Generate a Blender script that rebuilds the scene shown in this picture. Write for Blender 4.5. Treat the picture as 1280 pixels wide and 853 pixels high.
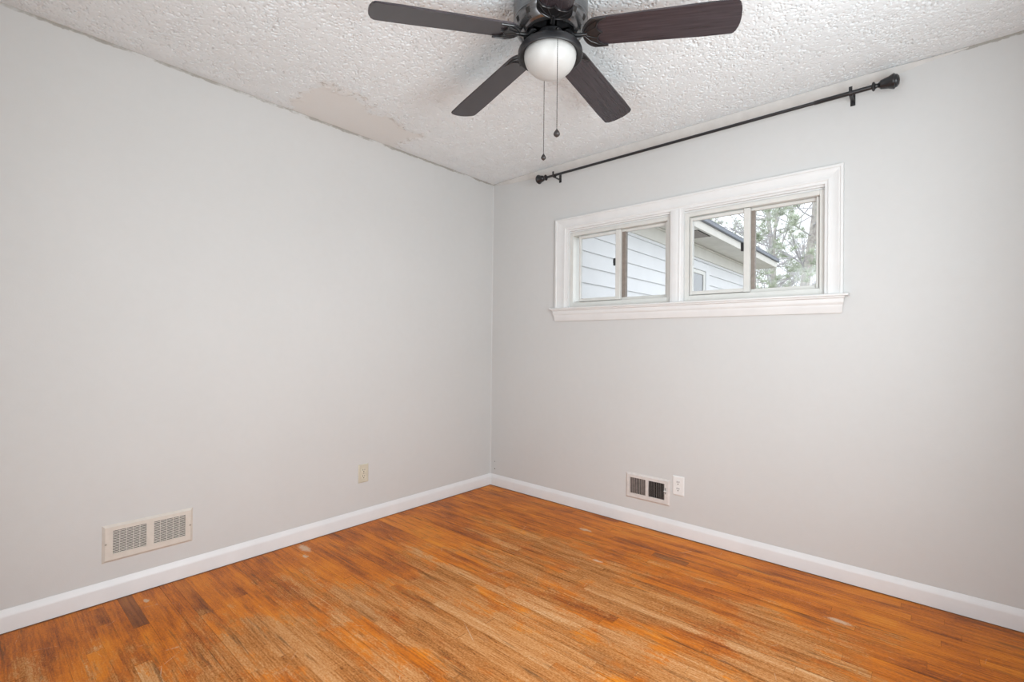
import bpy, bmesh, math, random
from mathutils import Vector, Matrix, noise as mnoise
PI = math.pi
random.seed(7)
for o in list(bpy.data.objects):
    bpy.data.objects.remove(o)
scn = bpy.context.scene
col = scn.collection

# ------------------------------------------------------------------ camera
cd = bpy.data.cameras.new('camera'); cam = bpy.data.objects.new('camera', cd); col.objects.link(cam)
cd.sensor_width = 36.0; cd.sensor_fit = 'HORIZONTAL'; cd.lens = 600.9 * 36.0 / 1280.0
cd.clip_start = 0.02; cd.clip_end = 400
CAM = Vector((2.7154, -2.8367, 1.1418)); YAW, PITCH, ROLL = 0.7216, 0.0063, 0.0101
fwd = Vector((-math.sin(YAW)*math.cos(PITCH), math.cos(YAW)*math.cos(PITCH), math.sin(PITCH)))
r0 = Vector((math.cos(YAW), math.sin(YAW), 0)); u0 = r0.cross(fwd)
rgt = math.cos(ROLL)*r0 + math.sin(ROLL)*u0; upv = -math.sin(ROLL)*r0 + math.cos(ROLL)*u0
M = Matrix.Identity(4)
for i in range(3):
    M[i][0] = rgt[i]; M[i][1] = upv[i]; M[i][2] = -fwd[i]; M[i][3] = CAM[i]
cam.matrix_world = M
scn.camera = cam

# ------------------------------------------------------------------ sky, light, exposure
scn.view_settings.view_transform = 'Standard'; scn.view_settings.look = 'None'
scn.view_settings.gamma = 1.0; scn.view_settings.use_curve_mapping = False
scn.view_settings.exposure = -0.16
w = bpy.data.worlds.new('overcast_sky'); scn.world = w; w.use_nodes = True
bg = w.node_tree.nodes['Background']
bg.inputs[0].default_value = (0.88, 0.94, 1.0, 1); bg.inputs[1].default_value = 2.7

def area(name, loc, target, sx, sy, power, colr):
    l = bpy.data.lights.new(name, 'AREA'); l.shape = 'RECTANGLE'; l.size = sx; l.size_y = sy
    l.energy = power; l.color = colr
    o = bpy.data.objects.new(name, l); col.objects.link(o); o.location = loc
    o.rotation_euler = (Vector(target) - Vector(loc)).to_track_quat('-Z', 'Z').to_euler()
    return o
# fill lamps added in the unseen right-wall window and doorway behind the camera
area('window_fill_light', (3.22, -1.70, 1.45), (0, -1.70, 1.95), 1.35, 1.15, 47, (0.92, 0.975, 1.0))
area('doorway_fill_light', (2.0, -3.2, 1.05), (2.0, 0, 1.05), 0.95, 1.95, 19, (0.92, 0.975, 1.0))

# ------------------------------------------------------------------ helpers
def link(name, me, mat=None, parent=None):
    o = bpy.data.objects.new(name, me); col.objects.link(o)
    if mat is not None:
        for m in (mat if isinstance(mat, (list, tuple)) else [mat]): me.materials.append(m)
    if parent is not None: o.parent = parent
    return o
def obj(name, bm, mat, parent=None, smooth=None, loc=None):
    bmesh.ops.recalc_face_normals(bm, faces=bm.faces[:])
    me = bpy.data.meshes.new(name); bm.to_mesh(me); bm.free()
    if smooth is not None:
        for p in me.polygons: p.use_smooth = True
        me.set_sharp_from_angle(angle=math.radians(smooth))
    o = link(name, me, mat, parent)
    if loc: o.location = loc
    return o
def empty(name, loc, label, cat, group=None, rz=0):
    o = bpy.data.objects.new(name, None); col.objects.link(o); o.location = loc; o.rotation_euler = (0, 0, rz)
    o.empty_display_size = 0.1
    return tag(o, label, cat, group)
def tag(o, label, cat, group=None):
    o['label'] = label; o['category'] = cat
    if group: o['group'] = group
    return o
def structure(o, label=None, cat=None):
    o['kind'] = 'structure'
    if label: o['label'] = label
    if cat: o['category'] = cat
    return o
def box(bm, x0, x1, y0, y1, z0, z1, bev=0.0, seg=1, mi=0):
    r = bmesh.ops.create_cube(bm, size=1.0)
    vs = r['verts']
    for v in vs:
        v.co = Vector((x0+(v.co.x+.5)*(x1-x0), y0+(v.co.y+.5)*(y1-y0), z0+(v.co.z+.5)*(z1-z0)))
    fs = {f for v in vs for f in v.link_faces}
    for f in fs: f.material_index = mi
    if bev > 0:
        es = list({e for v in vs for e in v.link_edges})
        bmesh.ops.bevel(bm, geom=es, offset=bev, segments=seg, affect='EDGES', profile=.5)
def rect_frame(bm, axis, a0, a1, z0, z1, l, r, b, t, d0, d1, bev=0.0):
    """four-sided frame; stiles run full height, rails fit between them"""
    f = (lambda p, q, c, d: box(bm, p, q, d0, d1, c, d, bev)) if axis == 'y' else (lambda p, q, c, d: box(bm, d0, d1, p, q, c, d, bev))
    f(a0, a0+l, z0, z1); f(a1-r, a1, z0, z1)
    if b > 0: f(a0+l, a1-r, z0, z0+b)
    if t > 0: f(a0+l, a1-r, z1-t, z1)
def tube(bm, pts, rad, n=8, cap=True, mi=0):
    pts = [Vector(p) for p in pts]
    rads = rad if isinstance(rad, (list, tuple)) else [rad]*len(pts)
    rings = []; side = None
    for i, p in enumerate(pts):
        t = (pts[min(i+1, len(pts)-1)] - pts[max(i-1, 0)]).normalized()
        if side is None:
            a = Vector((0, 0, 1)) if abs(t.z) < .9 else Vector((1, 0, 0)); side = t.cross(a).normalized()
        else:
            side = (side - t*side.dot(t)).normalized()
        b = t.cross(side)
        rings.append([bm.verts.new(p + (side*math.cos(2*PI*k/n) + b*math.sin(2*PI*k/n))*rads[i]) for k in range(n)])
    for a, b in zip(rings, rings[1:]):
        for k in range(n):
            f = bm.faces.new((a[k], a[(k+1) % n], b[(k+1) % n], b[k])); f.material_index = mi
    if cap:
        for r in (rings[0][::-1], rings[-1]):
            if rads[0] > 1e-5: f = bm.faces.new(r); f.material_index = mi
def lathe(bm, prof, n=48, mat=None, mi=0):
    """profile of (radius, height) turned about the z axis, then moved by mat"""
    rings = []
    for (r, z) in prof:
        if r < 1e-6: rings.append([bm.verts.new((0, 0, z))])
        else: rings.append([bm.verts.new((r*math.cos(2*PI*k/n), r*math.sin(2*PI*k/n), z)) for k in range(n)])
    for a, b in zip(rings, rings[1:]):
        for k in range(n):
            k2 = (k+1) % n
            if len(a) == 1 and len(b) == 1: continue
            if len(a) == 1: f = bm.faces.new((a[0], b[k], b[k2]))
            elif len(b) == 1: f = bm.faces.new((a[k], a[k2], b[0]))
            else: f = bm.faces.new((a[k], a[k2], b[k2], b[k]))
            f.material_index = mi
    if mat is not None:
        for r in rings:
            for v in r: v.co = mat @ v.co
def sweep(bm, prof, a, b, ea=0.0, eb=0.0, mapf=None):
    """closed profile (p, q) extruded from a to b along one axis; ea/eb mitre: end shifts by e*p"""
    A = [bm.verts.new(mapf(a + ea*p, p, q)) for p, q in prof]
    B = [bm.verts.new(mapf(b + eb*p, p, q)) for p, q in prof]
    n = len(prof)
    for k in range(n):
        bm.faces.new((A[k], A[(k+1) % n], B[(k+1) % n], B[k]))
    bm.faces.new(A[::-1]); bm.faces.new(B)
def prism(bm, poly, z0, z1, f=None, mi=0):
    f = f or (lambda x, y, z: (x, y, z))
    A = [bm.verts.new(f(x, y, z0)) for x, y in poly]; B = [bm.verts.new(f(x, y, z1)) for x, y in poly]
    n = len(poly); fs = []
    for k in range(n): fs.append(bm.faces.new((A[k], A[(k+1) % n], B[(k+1) % n], B[k])))
    fs.append(bm.faces.new(A[::-1])); fs.append(bm.faces.new(B))
    for q in fs: q.material_index = mi

# ------------------------------------------------------------------ materials
def srgb(r, g, b):
    f = lambda c: (c/255/12.92 if c/255 <= .04045 else ((c/255+.055)/1.055)**2.4)
    return (f(r), f(g), f(b), 1)
class NT:
    def __init__(s, name):
        s.m = bpy.data.materials.new(name); s.m.use_nodes = True; s.t = s.m.node_tree
        s.b = s.t.nodes['Principled BSDF']; s.out = s.t.nodes['Material Output']
    def n(s, typ, **kw):
        nd = s.t.nodes.new(typ)
        for k, v in kw.items(): setattr(nd, k, v)
        return nd
    def l(s, a, b): s.t.links.new(a, b)
    def put(s, inp, v):
        if isinstance(v, bpy.types.NodeSocket): s.l(v, inp)
        else: inp.default_value = v
    def math(s, op, a, b=0.0, c=0.0, clamp=False):
        nd = s.n('ShaderNodeMath', operation=op, use_clamp=clamp)
        for i, v in enumerate((a, b, c)): s.put(nd.inputs[i], v)
        return nd.outputs[0]
    def coord(s, out='Object', scale=(1, 1, 1), loc=(0, 0, 0)):
        if not hasattr(s, 'tc'): s.tc = s.n('ShaderNodeTexCoord')
        mp = s.n('ShaderNodeMapping'); mp.inputs['Scale'].default_value = scale; mp.inputs['Location'].default_value = loc
        s.l(s.tc.outputs[out], mp.inputs[0]); return mp.outputs[0]
    def noise(s, vec, scale=1.0, detail=3.0, rough=.5, w=None, dist=0.0):
        nd = s.n('ShaderNodeTexNoise')
        if w is not None: nd.noise_dimensions = '4D'; s.put(nd.inputs['W'], w)
        s.l(vec, nd.inputs['Vector']); nd.inputs['Scale'].default_value = scale
        nd.inputs['Detail'].default_value = detail; nd.inputs['Roughness'].default_value = rough
        nd.inputs['Distortion'].default_value = dist
        return nd.outputs[0]
    def ramp(s, fac, stops, interp='LINEAR'):
        nd = s.n('ShaderNodeValToRGB'); cr = nd.color_ramp; cr.interpolation = interp
        while len(cr.elements) < len(stops): cr.elements.new(.5)
        for e, (p, c) in zip(cr.elements, stops):
            e.position = p; e.color = c if len(c) == 4 else (*c, 1)
        s.put(nd.inputs[0], fac); return nd.outputs[0]
    def mix(s, fac, a, b, mode='MIX'):
        nd = s.n('ShaderNodeMix', data_type='RGBA', blend_type=mode)
        s.put(nd.inputs[0], fac); s.put(nd.inputs[6], a); s.put(nd.inputs[7], b); return nd.outputs[2]
    def step(s, v, a, b):
        nd = s.n('ShaderNodeMapRange', interpolation_type='SMOOTHSTEP')
        s.put(nd.inputs[0], v); nd.inputs[1].default_value = a; nd.inputs[2].default_value = b
        return nd.outputs[0]
    def bump(s, h, strength=.3, dist=.002):
        nd = s.n('ShaderNodeBump'); s.put(nd.inputs['Strength'], strength); nd.inputs['Distance'].default_value = dist
        s.l(h, nd.inputs['Height']); s.l(nd.outputs[0], s.b.inputs['Normal'])
    def set(s, color=None, rough=None, metal=None, spec=None):
        for k, v in (('Base Color', color), ('Roughness', rough), ('Metallic', metal), ('Specular IOR Level', spec)):
            if v is not None: s.put(s.b.inputs[k], v)
        return s
def simple(name, c, rough=.5, metal=0.0, var=.06, scale=20, bump=0.0, bscale=200, spec=.5, dist=.001):
    t = NT(name); n = t.noise(t.coord(), scale, 4, .6)
    hi = tuple(min(1, x*(1+var)) for x in c[:3]) + (1,); lo = tuple(x*(1-var) for x in c[:3]) + (1,)
    t.set(t.ramp(n, [(.3, lo), (.7, hi)]), rough, metal, spec)
    if bump: t.bump(t.noise(t.coord(), bscale, 3, .6), bump, dist)
    return t.m

def wall_material():
    t = NT('painted_wall')
    big = t.noise(t.coord(), 1.3, 4, .55); fine = t.noise(t.coord(), 24, 4, .6)
    c = t.ramp(t.math('MULTIPLY_ADD', fine, .3, t.math('MULTIPLY', big, .7)), [(.3, (.600, .600, .592, 1)), (.7, (.632, .632, .624, 1))])
    # cracked, dirty tape joint right under the ceiling
    sep = t.n('ShaderNodeSeparateXYZ'); t.l(t.coord(), sep.inputs[0])
    e = t.math('ADD', sep.outputs[2], t.math('MULTIPLY', t.noise(t.coord(scale=(1, 1, 1)), 14, 4, .7), .030))
    crack = t.math('MULTIPLY', t.step(e, 2.4440, 2.4485), t.step(t.noise(t.coord(), 5, 4, .7), .36, .52))
    c = t.mix(t.math('MULTIPLY', crack, .75), c, (.30, .28, .24, 1))
    # two nail holes near the corner, low down
    for hx, hz, rr in ((.046, .191, .0035), (.047, .133, .0048)):
        d = t.n('ShaderNodeVectorMath', operation='DISTANCE'); t.l(t.coord(), d.inputs[0]); d.inputs[1].default_value = (hx, 0, hz)
        c = t.mix(t.math('SUBTRACT', 1.0, t.step(d.outputs['Value'], rr*.6, rr*1.4)), c, (.09, .075, .06, 1))
    t.set(c, .55, 0, .3)
    t.bump(t.noise(t.coord(), 160, 3, .6), .12, .002)
    return t.m
def ceiling_material():
    t = NT('popcorn_ceiling')
    sep = t.n('ShaderNodeSeparateXYZ'); t.l(t.coord(), sep.inputs[0]); X, Y = sep.outputs[0], sep.outputs[1]
    wob = t.math('MULTIPLY', t.math('SUBTRACT', t.noise(t.coord(), 6, 5, .65), .5), .34)
    xx = t.math('ADD', X, wob); yy = t.math('ADD', Y, wob)
    # the skimmed, re-patched rectangle against the left wall
    patch = t.math('MULTIPLY', t.math('SUBTRACT', 1.0, t.step(t.math('ADD', xx, t.math('MULTIPLY', t.math('ADD', yy, 1.66), .25)), .40, .48)),
                   t.math('MULTIPLY', t.step(yy, -1.70, -1.64), t.math('SUBTRACT', 1.0, t.step(yy, -1.02, -.92))))
    edge = t.math('MULTIPLY', t.math('MULTIPLY', patch, t.math('SUBTRACT', 1.0, patch)), 4.0)
    c = t.ramp(t.noise(t.coord(), 9, 4, .6), [(.3, (.755, .79, .805, 1)), (.7, (.79, .825, .84, 1))])
    c = t.mix(patch, c, (.745, .745, .73, 1))
    dirt = t.math('MULTIPLY', edge, t.step(t.noise(t.coord(), 28, 4, .7), .5, .62))
    c = t.mix(t.math('MULTIPLY', dirt, .55), c, (.36, .32, .27, 1))
    # soiled line where it meets the left wall
    n2 = t.noise(t.coord(), 16, 5, .7)
    e = t.math('ADD', X, t.math('MULTIPLY', n2, .03))
    line = t.math('MULTIPLY', t.math('SUBTRACT', 1.0, t.step(e, .014, .024)), t.step(t.noise(t.coord(), 4, 4, .7), .36, .52))
    c = t.mix(t.math('MULTIPLY', line, .5), c, (.36, .33, .28, 1))
    t.set(c, .9, 0, .2)
    t.bump(t.noise(t.coord(), 420, 3, .6), .25, .001)
    return t.m
def floor_material():
    t = NT('worn_oak_strip')
    at = t.n('ShaderNodeAttribute', attribute_name='board'); sa = t.n('ShaderNodeSeparateColor'); t.l(at.outputs['Color'], sa.inputs[0])
    r1, r2, dk = sa.outputs[0], sa.outputs[1], sa.outputs[2]
    sep = t.n('ShaderNodeSeparateXYZ'); t.l(t.coord(), sep.inputs[0]); X, Y = sep.outputs[0], sep.outputs[1]
    seed = t.math('MULTIPLY', r1, 40.0)
    S = lambda n, a=.32, b=.68: t.step(n, a, b)
    W = lambda *ab: (lambda o: o)(__import__('functools').reduce(lambda p, q: t.math('ADD', p, q), [t.math('MULTIPLY', v, k) for v, k in ab]))
    g1 = S(t.noise(t.coord(scale=(1.8, 26, 1)), 1, 6, .62, w=seed, dist=1.0))
    g2 = S(t.noise(t.coord(scale=(8, 190, 1)), 1, 4, .65, w=seed))
    blot = S(t.noise(t.coord(scale=(2.2, 4.5, 1)), 1, 6, .68))
    spk = S(t.noise(t.coord(scale=(95, 170, 1)), 1, 5, .75), .36, .64)
    # still varnished wood: orange to red brown
    tone = W((r1, .20), (g1, .22), (g2, .16), (blot, .28), (spk, .14))
    var = t.ramp(tone, [(.10, (.12, .026, .003, 1)), (.27, (.34, .080, .004, 1)), (.46, (.57, .150, .004, 1)), (.66, (.70, .212, .006, 1)), (.90, (.76, .32, .03, 1))])
    # bare, scuffed wood in the middle of the room
    tone2 = W((r2, .20), (g1, .24), (g2, .26), (spk, .30))
    bare = t.ramp(tone2, [(.12, (.14, .045, .010, 1)), (.28, (.35, .125, .028, 1)), (.46, (.50, .205, .060, 1)), (.66, (.60, .295, .115, 1)), (.92, (.72, .46, .25, 1))])
    nm = S(t.noise(t.coord(scale=(6, 11, 1)), 1, 6, .72)); na = S(t.noise(t.coord(scale=(1.5, 2.8, 1)), 1.5, 6, .65)); nb = S(t.noise(t.coord(scale=(4, 36, 1)), 1, 6, .7)); nc = S(t.noise(t.coord(scale=(14, 120, 1)), 1, 5, .7))
    region = t.math('MINIMUM', t.math('DIVIDE', t.math('SUBTRACT', t.math('ADD', X, t.math('MULTIPLY', Y, -.10)), .36), .75), t.math('DIVIDE', t.math('SUBTRACT', t.math('MULTIPLY', Y, -1.0), .34), .36))
    region = t.math('MINIMUM', region, t.math('DIVIDE', t.math('SUBTRACT', 2.72, X), .4))
    region = t.math('MULTIPLY', t.math('MAXIMUM', t.math('MINIMUM', region, .95), -.35), .62)
    worn = S(t.math('ADD', region, W((t.math('SUBTRACT', na, .5), .66), (t.math('SUBTRACT', nm, .5), .40), (t.math('SUBTRACT', nb, .5), .26), (t.math('SUBTRACT', nc, .5), .22), (t.math('SUBTRACT', spk, .5), .20), (t.math('SUBTRACT', r2, .5), .18))), .18, .62)
    c = t.mix(t.math('MULTIPLY', worn, .94), var, bare)
    # dark grained-in dirt and water stains
    st = t.step(t.noise(t.coord(scale=(1.1, 13, 1)), 1.7, 6, .74), .55, .67)
    c = t.mix(t.math('MULTIPLY', st, .68), c, (.10, .040, .014, 1))
    gs = t.math('MULTIPLY', t.step(t.noise(t.coord(scale=(2.5, 7, 1), loc=(3, 8, 0)), 1.5, 6, .7), .62, .74), worn)
    c = t.mix(t.math('MULTIPLY', gs, .5), c, (.16, .12, .095, 1))
    c = t.mix(t.math('MULTIPLY', dk, .72), c, t.mix(g1, (.06, .02, .008, 1), (.20, .075, .028, 1)))
    # pale scratches dragged across the boards near the left wall
    sv = t.n('ShaderNodeTexVoronoi', feature='DISTANCE_TO_EDGE'); t.l(t.coord(scale=(1.0, .9, 1)), sv.inputs['Vector']); sv.inputs['Scale'].default_value = 2.6
    scr = t.math('MULTIPLY', t.math('SUBTRACT', 1.0, t.step(sv.outputs['Distance'], .0006, .0028)), t.step(t.noise(t.coord(), 7, 4, .7), .54, .62))
    c = t.mix(t.math('MULTIPLY', scr, .6), c, (.62, .46, .32, 1))
    # spots of spilt wall paint
    for px, py, rr in ((.10, -1.585, .042), (.20, -1.63, .020), (1.10, -.30, .03), (2.42, -.42, .03), (1.38, -.62, .02), (.12, -2.30, .016)):
        mp = t.coord(loc=(-px, -py, 0)); sc = t.n('ShaderNodeVectorMath', operation='MULTIPLY'); t.l(mp, sc.inputs[0]); sc.inputs[1].default_value = (.55, 1.5, 1)
        ln = t.n('ShaderNodeVectorMath', operation='LENGTH'); t.l(sc.outputs[0], ln.inputs[0])
        d = t.math('ADD', ln.outputs['Value'], t.math('MULTIPLY', t.math('SUBTRACT', t.noise(t.coord(), 45, 4, .7), .5), .05))
        c = t.mix(t.math('MULTIPLY', t.math('SUBTRACT', 1.0, t.step(d, rr*.4, rr)), .7), c, (.64, .50, .36, 1))
    # dark gap under the baseboards, its shade painted into the floor colour
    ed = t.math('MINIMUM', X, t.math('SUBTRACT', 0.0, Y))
    gap_shade = t.math('SUBTRACT', 1.0, t.step(t.math('ADD', ed, t.math('MULTIPLY', t.noise(t.coord(), 20, 3, .6), .02)), .022, .040))
    c = t.mix(t.math('MULTIPLY', gap_shade, .7), c, (.07, .045, .03, 1))
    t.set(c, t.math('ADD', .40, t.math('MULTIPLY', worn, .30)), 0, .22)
    t.bump(t.math('ADD', g2, t.math('MULTIPLY', g1, .6)), .25, .0012)
    return t.m
def blade_material():
    t = NT('dark_walnut_blade')
    g = t.noise(t.coord(scale=(6, 130, 40)), 1, 5, .6)
    t.set(t.ramp(g, [(.3, (.022, .017, .020, 1)), (.7, (.048, .037, .043, 1))]), .26, 0, .62)
    t.bump(g, .03, .0003); return t.m
def glass_material():
    t = NT('window_glass')
    tr = t.n('ShaderNodeBsdfTransparent'); gl = t.n('ShaderNodeBsdfGlossy'); gl.inputs['Roughness'].default_value = .02
    tr.inputs[0].default_value = (.97, .97, .97, 1)
    fr = t.n('ShaderNodeFresnel'); fr.inputs[0].default_value = 1.45
    mx = t.n('ShaderNodeMixShader'); t.l(t.math('MULTIPLY', fr.outputs[0], .8), mx.inputs[0]); t.l(tr.outputs[0], mx.inputs[1]); t.l(gl.outputs[0], mx.inputs[2])
    t.l(mx.outputs[0], t.out.inputs[0]); return t.m
def globe_material():
    t = NT('frosted_globe')
    n = t.noise(t.coord(), 9, 4, .6)
    t.set(t.ramp(n, [(.3, (.50, .50, .485, 1)), (.7, (.56, .56, .545, 1))]), .38, 0, .5)
    t.b.inputs['Subsurface Weight'].default_value = .25; t.b.inputs['Subsurface Radius'].default_value = (.02, .02, .02)
    return t.m
def shingle_material():
    t = NT('roof_shingle')
    c = t.ramp(t.noise(t.coord(), 90, 3, .7), [(.3, (.20, .21, .24, 1)), (.7, (.32, .33, .36, 1))]); t.set(c, .9)
    return t.m
MAT = dict(
    wall=wall_material(), ceiling=ceiling_material(), floor=floor_material(),
    gap=simple('gap_dust', (.035, .022, .014), .9),
    trim=simple('white_trim_paint', (.76, .76, .765), .38, var=.03, scale=7, bump=.05, bscale=90),
    casing=simple('window_casing_paint', (.74, .74, .735), .4, var=.03, scale=8, bump=.05, bscale=90),
    vinyl=simple('aged_vinyl', (.66, .655, .625), .42, var=.04, scale=12),
    bronze=simple('brown_interlock', (.25, .21, .18), .5, var=.15, scale=40),
    black=simple('black_plastic', (.012, .012, .014), .4),
    plaster=simple('taped_plaster', (.61, .60, .58), .85, var=.06, scale=14, bump=.3, bscale=60),
    fan_black=simple('fan_black_enamel', (.012, .012, .013), .28, spec=.6, var=.2),
    fan_gloss=simple('polished_black_nickel', (.20, .20, .205), .2, metal=.9, var=.1),
    fan_matte=simple('fitter_black', (.016, .016, .018), .42, var=.2),
    blade=blade_material(), globe=globe_material(), glass=glass_material(),
    chain=simple('dark_bead_chain', (.06, .055, .05), .35, metal=.6),
    knob=simple('dark_wood_knob', (.035, .028, .026), .4, var=.3, scale=60),
    rod=simple('rod_black_metal', (.013, .013, .015), .33, spec=.55, var=.2),
    vent_cream=simple('cream_vent_enamel', (.66, .615, .555), .45, var=.05, scale=30),
    vent_white=simple('dusty_white_enamel', (.66, .625, .60), .45, var=.06, scale=40),
    vent_dark=simple('vent_cavity', (.022, .019, .017), .9),
    fin=simple('dusty_grey_fin', (.36, .32, .30), .6, var=.2, scale=60),
    out_cream=simple('ivory_plastic', (.60, .56, .455), .4, var=.05),
    out_cream2=simple('ivory_receptacle', (.66, .62, .51), .35, var=.05),
    out_white=simple('white_plastic', (.80, .80, .79), .35, var=.03),
    slot=simple('socket_slot', (.02, .018, .016), .7),
    screw=simple('screw_metal', (.42, .39, .34), .4, metal=.7),
    siding=simple('white_vinyl_siding', (.70, .705, .725), .55, var=.03, scale=6),
    frieze=simple('beige_frieze', (.66, .64, .60), .7, var=.05, scale=6),
    soffit=simple('beige_soffit', (.70, .67, .63), .75, var=.06, scale=8),
    fascia=simple('fascia_paint', (.64, .615, .57), .6, var=.05, scale=6),
    dripedge=simple('grey_drip_edge', (.20, .215, .25), .7, var=.12, scale=40),
    shingle=shingle_material(),
    darkglass=simple('dark_window_glass', (.20, .21, .22), .08, spec=.7),
    bark=simple('pine_bark', (.42, .385, .36), .9, var=.3, scale=14, bump=.6, bscale=40),
    twig=simple('grey_twig', (.46, .44, .455), .9, var=.25, scale=8),
    needle=simple('pine_needles', (.50, .545, .43), .8, var=.3, scale=3),
    grass=simple('lawn_grass', (.26, .25, .20), .95, var=.4, scale=5, bump=.5, bscale=60),
    hall=simple('hall_paint', (.6, .6, .59), .6),
)

# ------------------------------------------------------------------ room shell
RX, FY, H, T = 3.2, -3.15, 2.44, 0.14
bm = bmesh.new(); box(bm, -T, 0, FY-T, T, -.02, H+.02); structure(obj('wall_left', bm, MAT['wall']))
WX0, WX1, WZ0, WZ1 = .742, 2.310, 1.392, 1.968
bm = bmesh.new()
box(bm, 0, WX0, 0, T, -.02, H+.02); box(bm, WX1, RX, 0, T, -.02, H+.02)
box(bm, WX0, WX1, 0, T, -.02, WZ0); box(bm, WX0, WX1, 0, T, WZ1, H+.02)
structure(obj('wall_back', bm, MAT['wall']))
bm = bmesh.new()                                        # right wall with an unseen opening added for the fill lamp
y0, y1, z0, z1 = -2.40, -1.00, .85, 2.05
box(bm, RX, RX+T, FY-T, y0, -.02, H+.02); box(bm, RX, RX+T, y1, T, -.02, H+.02)
box(bm, RX, RX+T, y0, y1, -.02, z0); box(bm, RX, RX+T, y0, y1, z1, H+.02)
structure(obj('wall_right', bm, MAT['wall']))
bm = bmesh.new()                                        # front wall behind the camera, doorway opening added for the fill lamp
dx0, dx1, dz = 1.5, 2.5, 2.05
box(bm, 0, dx0, FY-T, FY, -.02, H+.02); box(bm, dx1, RX, FY-T, FY, -.02, H+.02); box(bm, dx0, dx1, FY-T, FY, dz, H+.02)
structure(obj('wall_front', bm, MAT['wall']))
import numpy as np
def build_ceiling():
    # sprayed popcorn: a fine relief of lumps hanging below the slab, thinner on the patched rectangle
    rng = np.random.default_rng(5); dx = .0027
    X0, X1, Y0, Y1 = -.004, RX+.004, FY-.004, .004
    nx, ny = int((X1-X0)/dx), int((Y1-Y0)/dx)
    def blur(a, s):
        r = int(3*s+1); k = np.exp(-.5*(np.arange(-r, r+1)/s)**2); k /= k.sum()
        for ax in (0, 1):
            out = np.zeros_like(a)
            for w_, o in zip(k, range(-r, r+1)): out += w_*np.roll(a, o, ax)
            a = out
        return (a-a.mean())/a.std()
    f1 = blur(rng.standard_normal((ny, nx)), .80); f2 = blur(rng.standard_normal((ny, nx)), 2.4); f3 = blur(rng.standard_normal((ny, nx)), 14)
    ss = lambda v, a, b: (lambda t: t*t*(3-2*t))(np.clip((v-a)/(b-a), 0, 1))
    h = .0062*ss(f1 + .25*f2 + .2*f3, -1.65, -.9) + .0003*f1 + .0002*f2
    xs = np.linspace(X0, X1, nx); ys = np.linspace(Y0, Y1, ny); XX, YY = np.meshgrid(xs, ys)
    wob = .03*f3 + .008*f2
    patch = (1-ss(XX+wob+.25*(YY+1.66), .40, .47))*ss(YY+wob, -1.69, -1.63)*(1-ss(YY+wob, -1.0, -.92))
    h = h*(1-.93*patch) + .0012*patch*(1+f3*.5)
    edge = np.minimum(np.minimum(XX, -YY), .06)/.06
    h *= .25 + .75*np.clip(edge, 0, 1)
    n = nx*ny; co = np.empty((n, 3), np.float32); co[:, 0] = XX.ravel(); co[:, 1] = YY.ravel(); co[:, 2] = H + .0045 - h.ravel()
    i = np.arange(n).reshape(ny, nx)
    q = np.stack([i[:-1, :-1], i[1:, :-1], i[1:, 1:], i[:-1, 1:]], -1).reshape(-1, 4)
    x0, x1, y0_, y1_ = -T, RX+T, FY-T, T; zt, zs = H+.15, H+.0065
    sl = np.array([(x0, y0_, zs), (x1, y0_, zs), (x1, y1_, zs), (x0, y1_, zs), (x0, y0_, zt), (x1, y0_, zt), (x1, y1_, zt), (x0, y1_, zt)], np.float32)
    sf = np.array([(0, 3, 2, 1), (4, 5, 6, 7), (0, 1, 5, 4), (1, 2, 6, 5), (2, 3, 7, 6), (3, 0, 4, 7)]) + n
    co = np.vstack([co, sl]); q = np.vstack([q, sf]).astype(np.int32)
    me = bpy.data.meshes.new('ceiling'); me.vertices.add(len(co)); me.vertices.foreach_set('co', co.ravel())
    me.loops.add(q.size); me.loops.foreach_set('vertex_index', q.ravel())
    me.polygons.add(len(q)); me.polygons.foreach_set('loop_start', np.arange(0, q.size, 4, dtype=np.int32))
    me.update(calc_edges=True); me.validate()
    me.polygons.foreach_set('use_smooth', np.ones(len(q), bool))
    return structure(link('ceiling', me, MAT['ceiling']))
build_ceiling()

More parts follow.
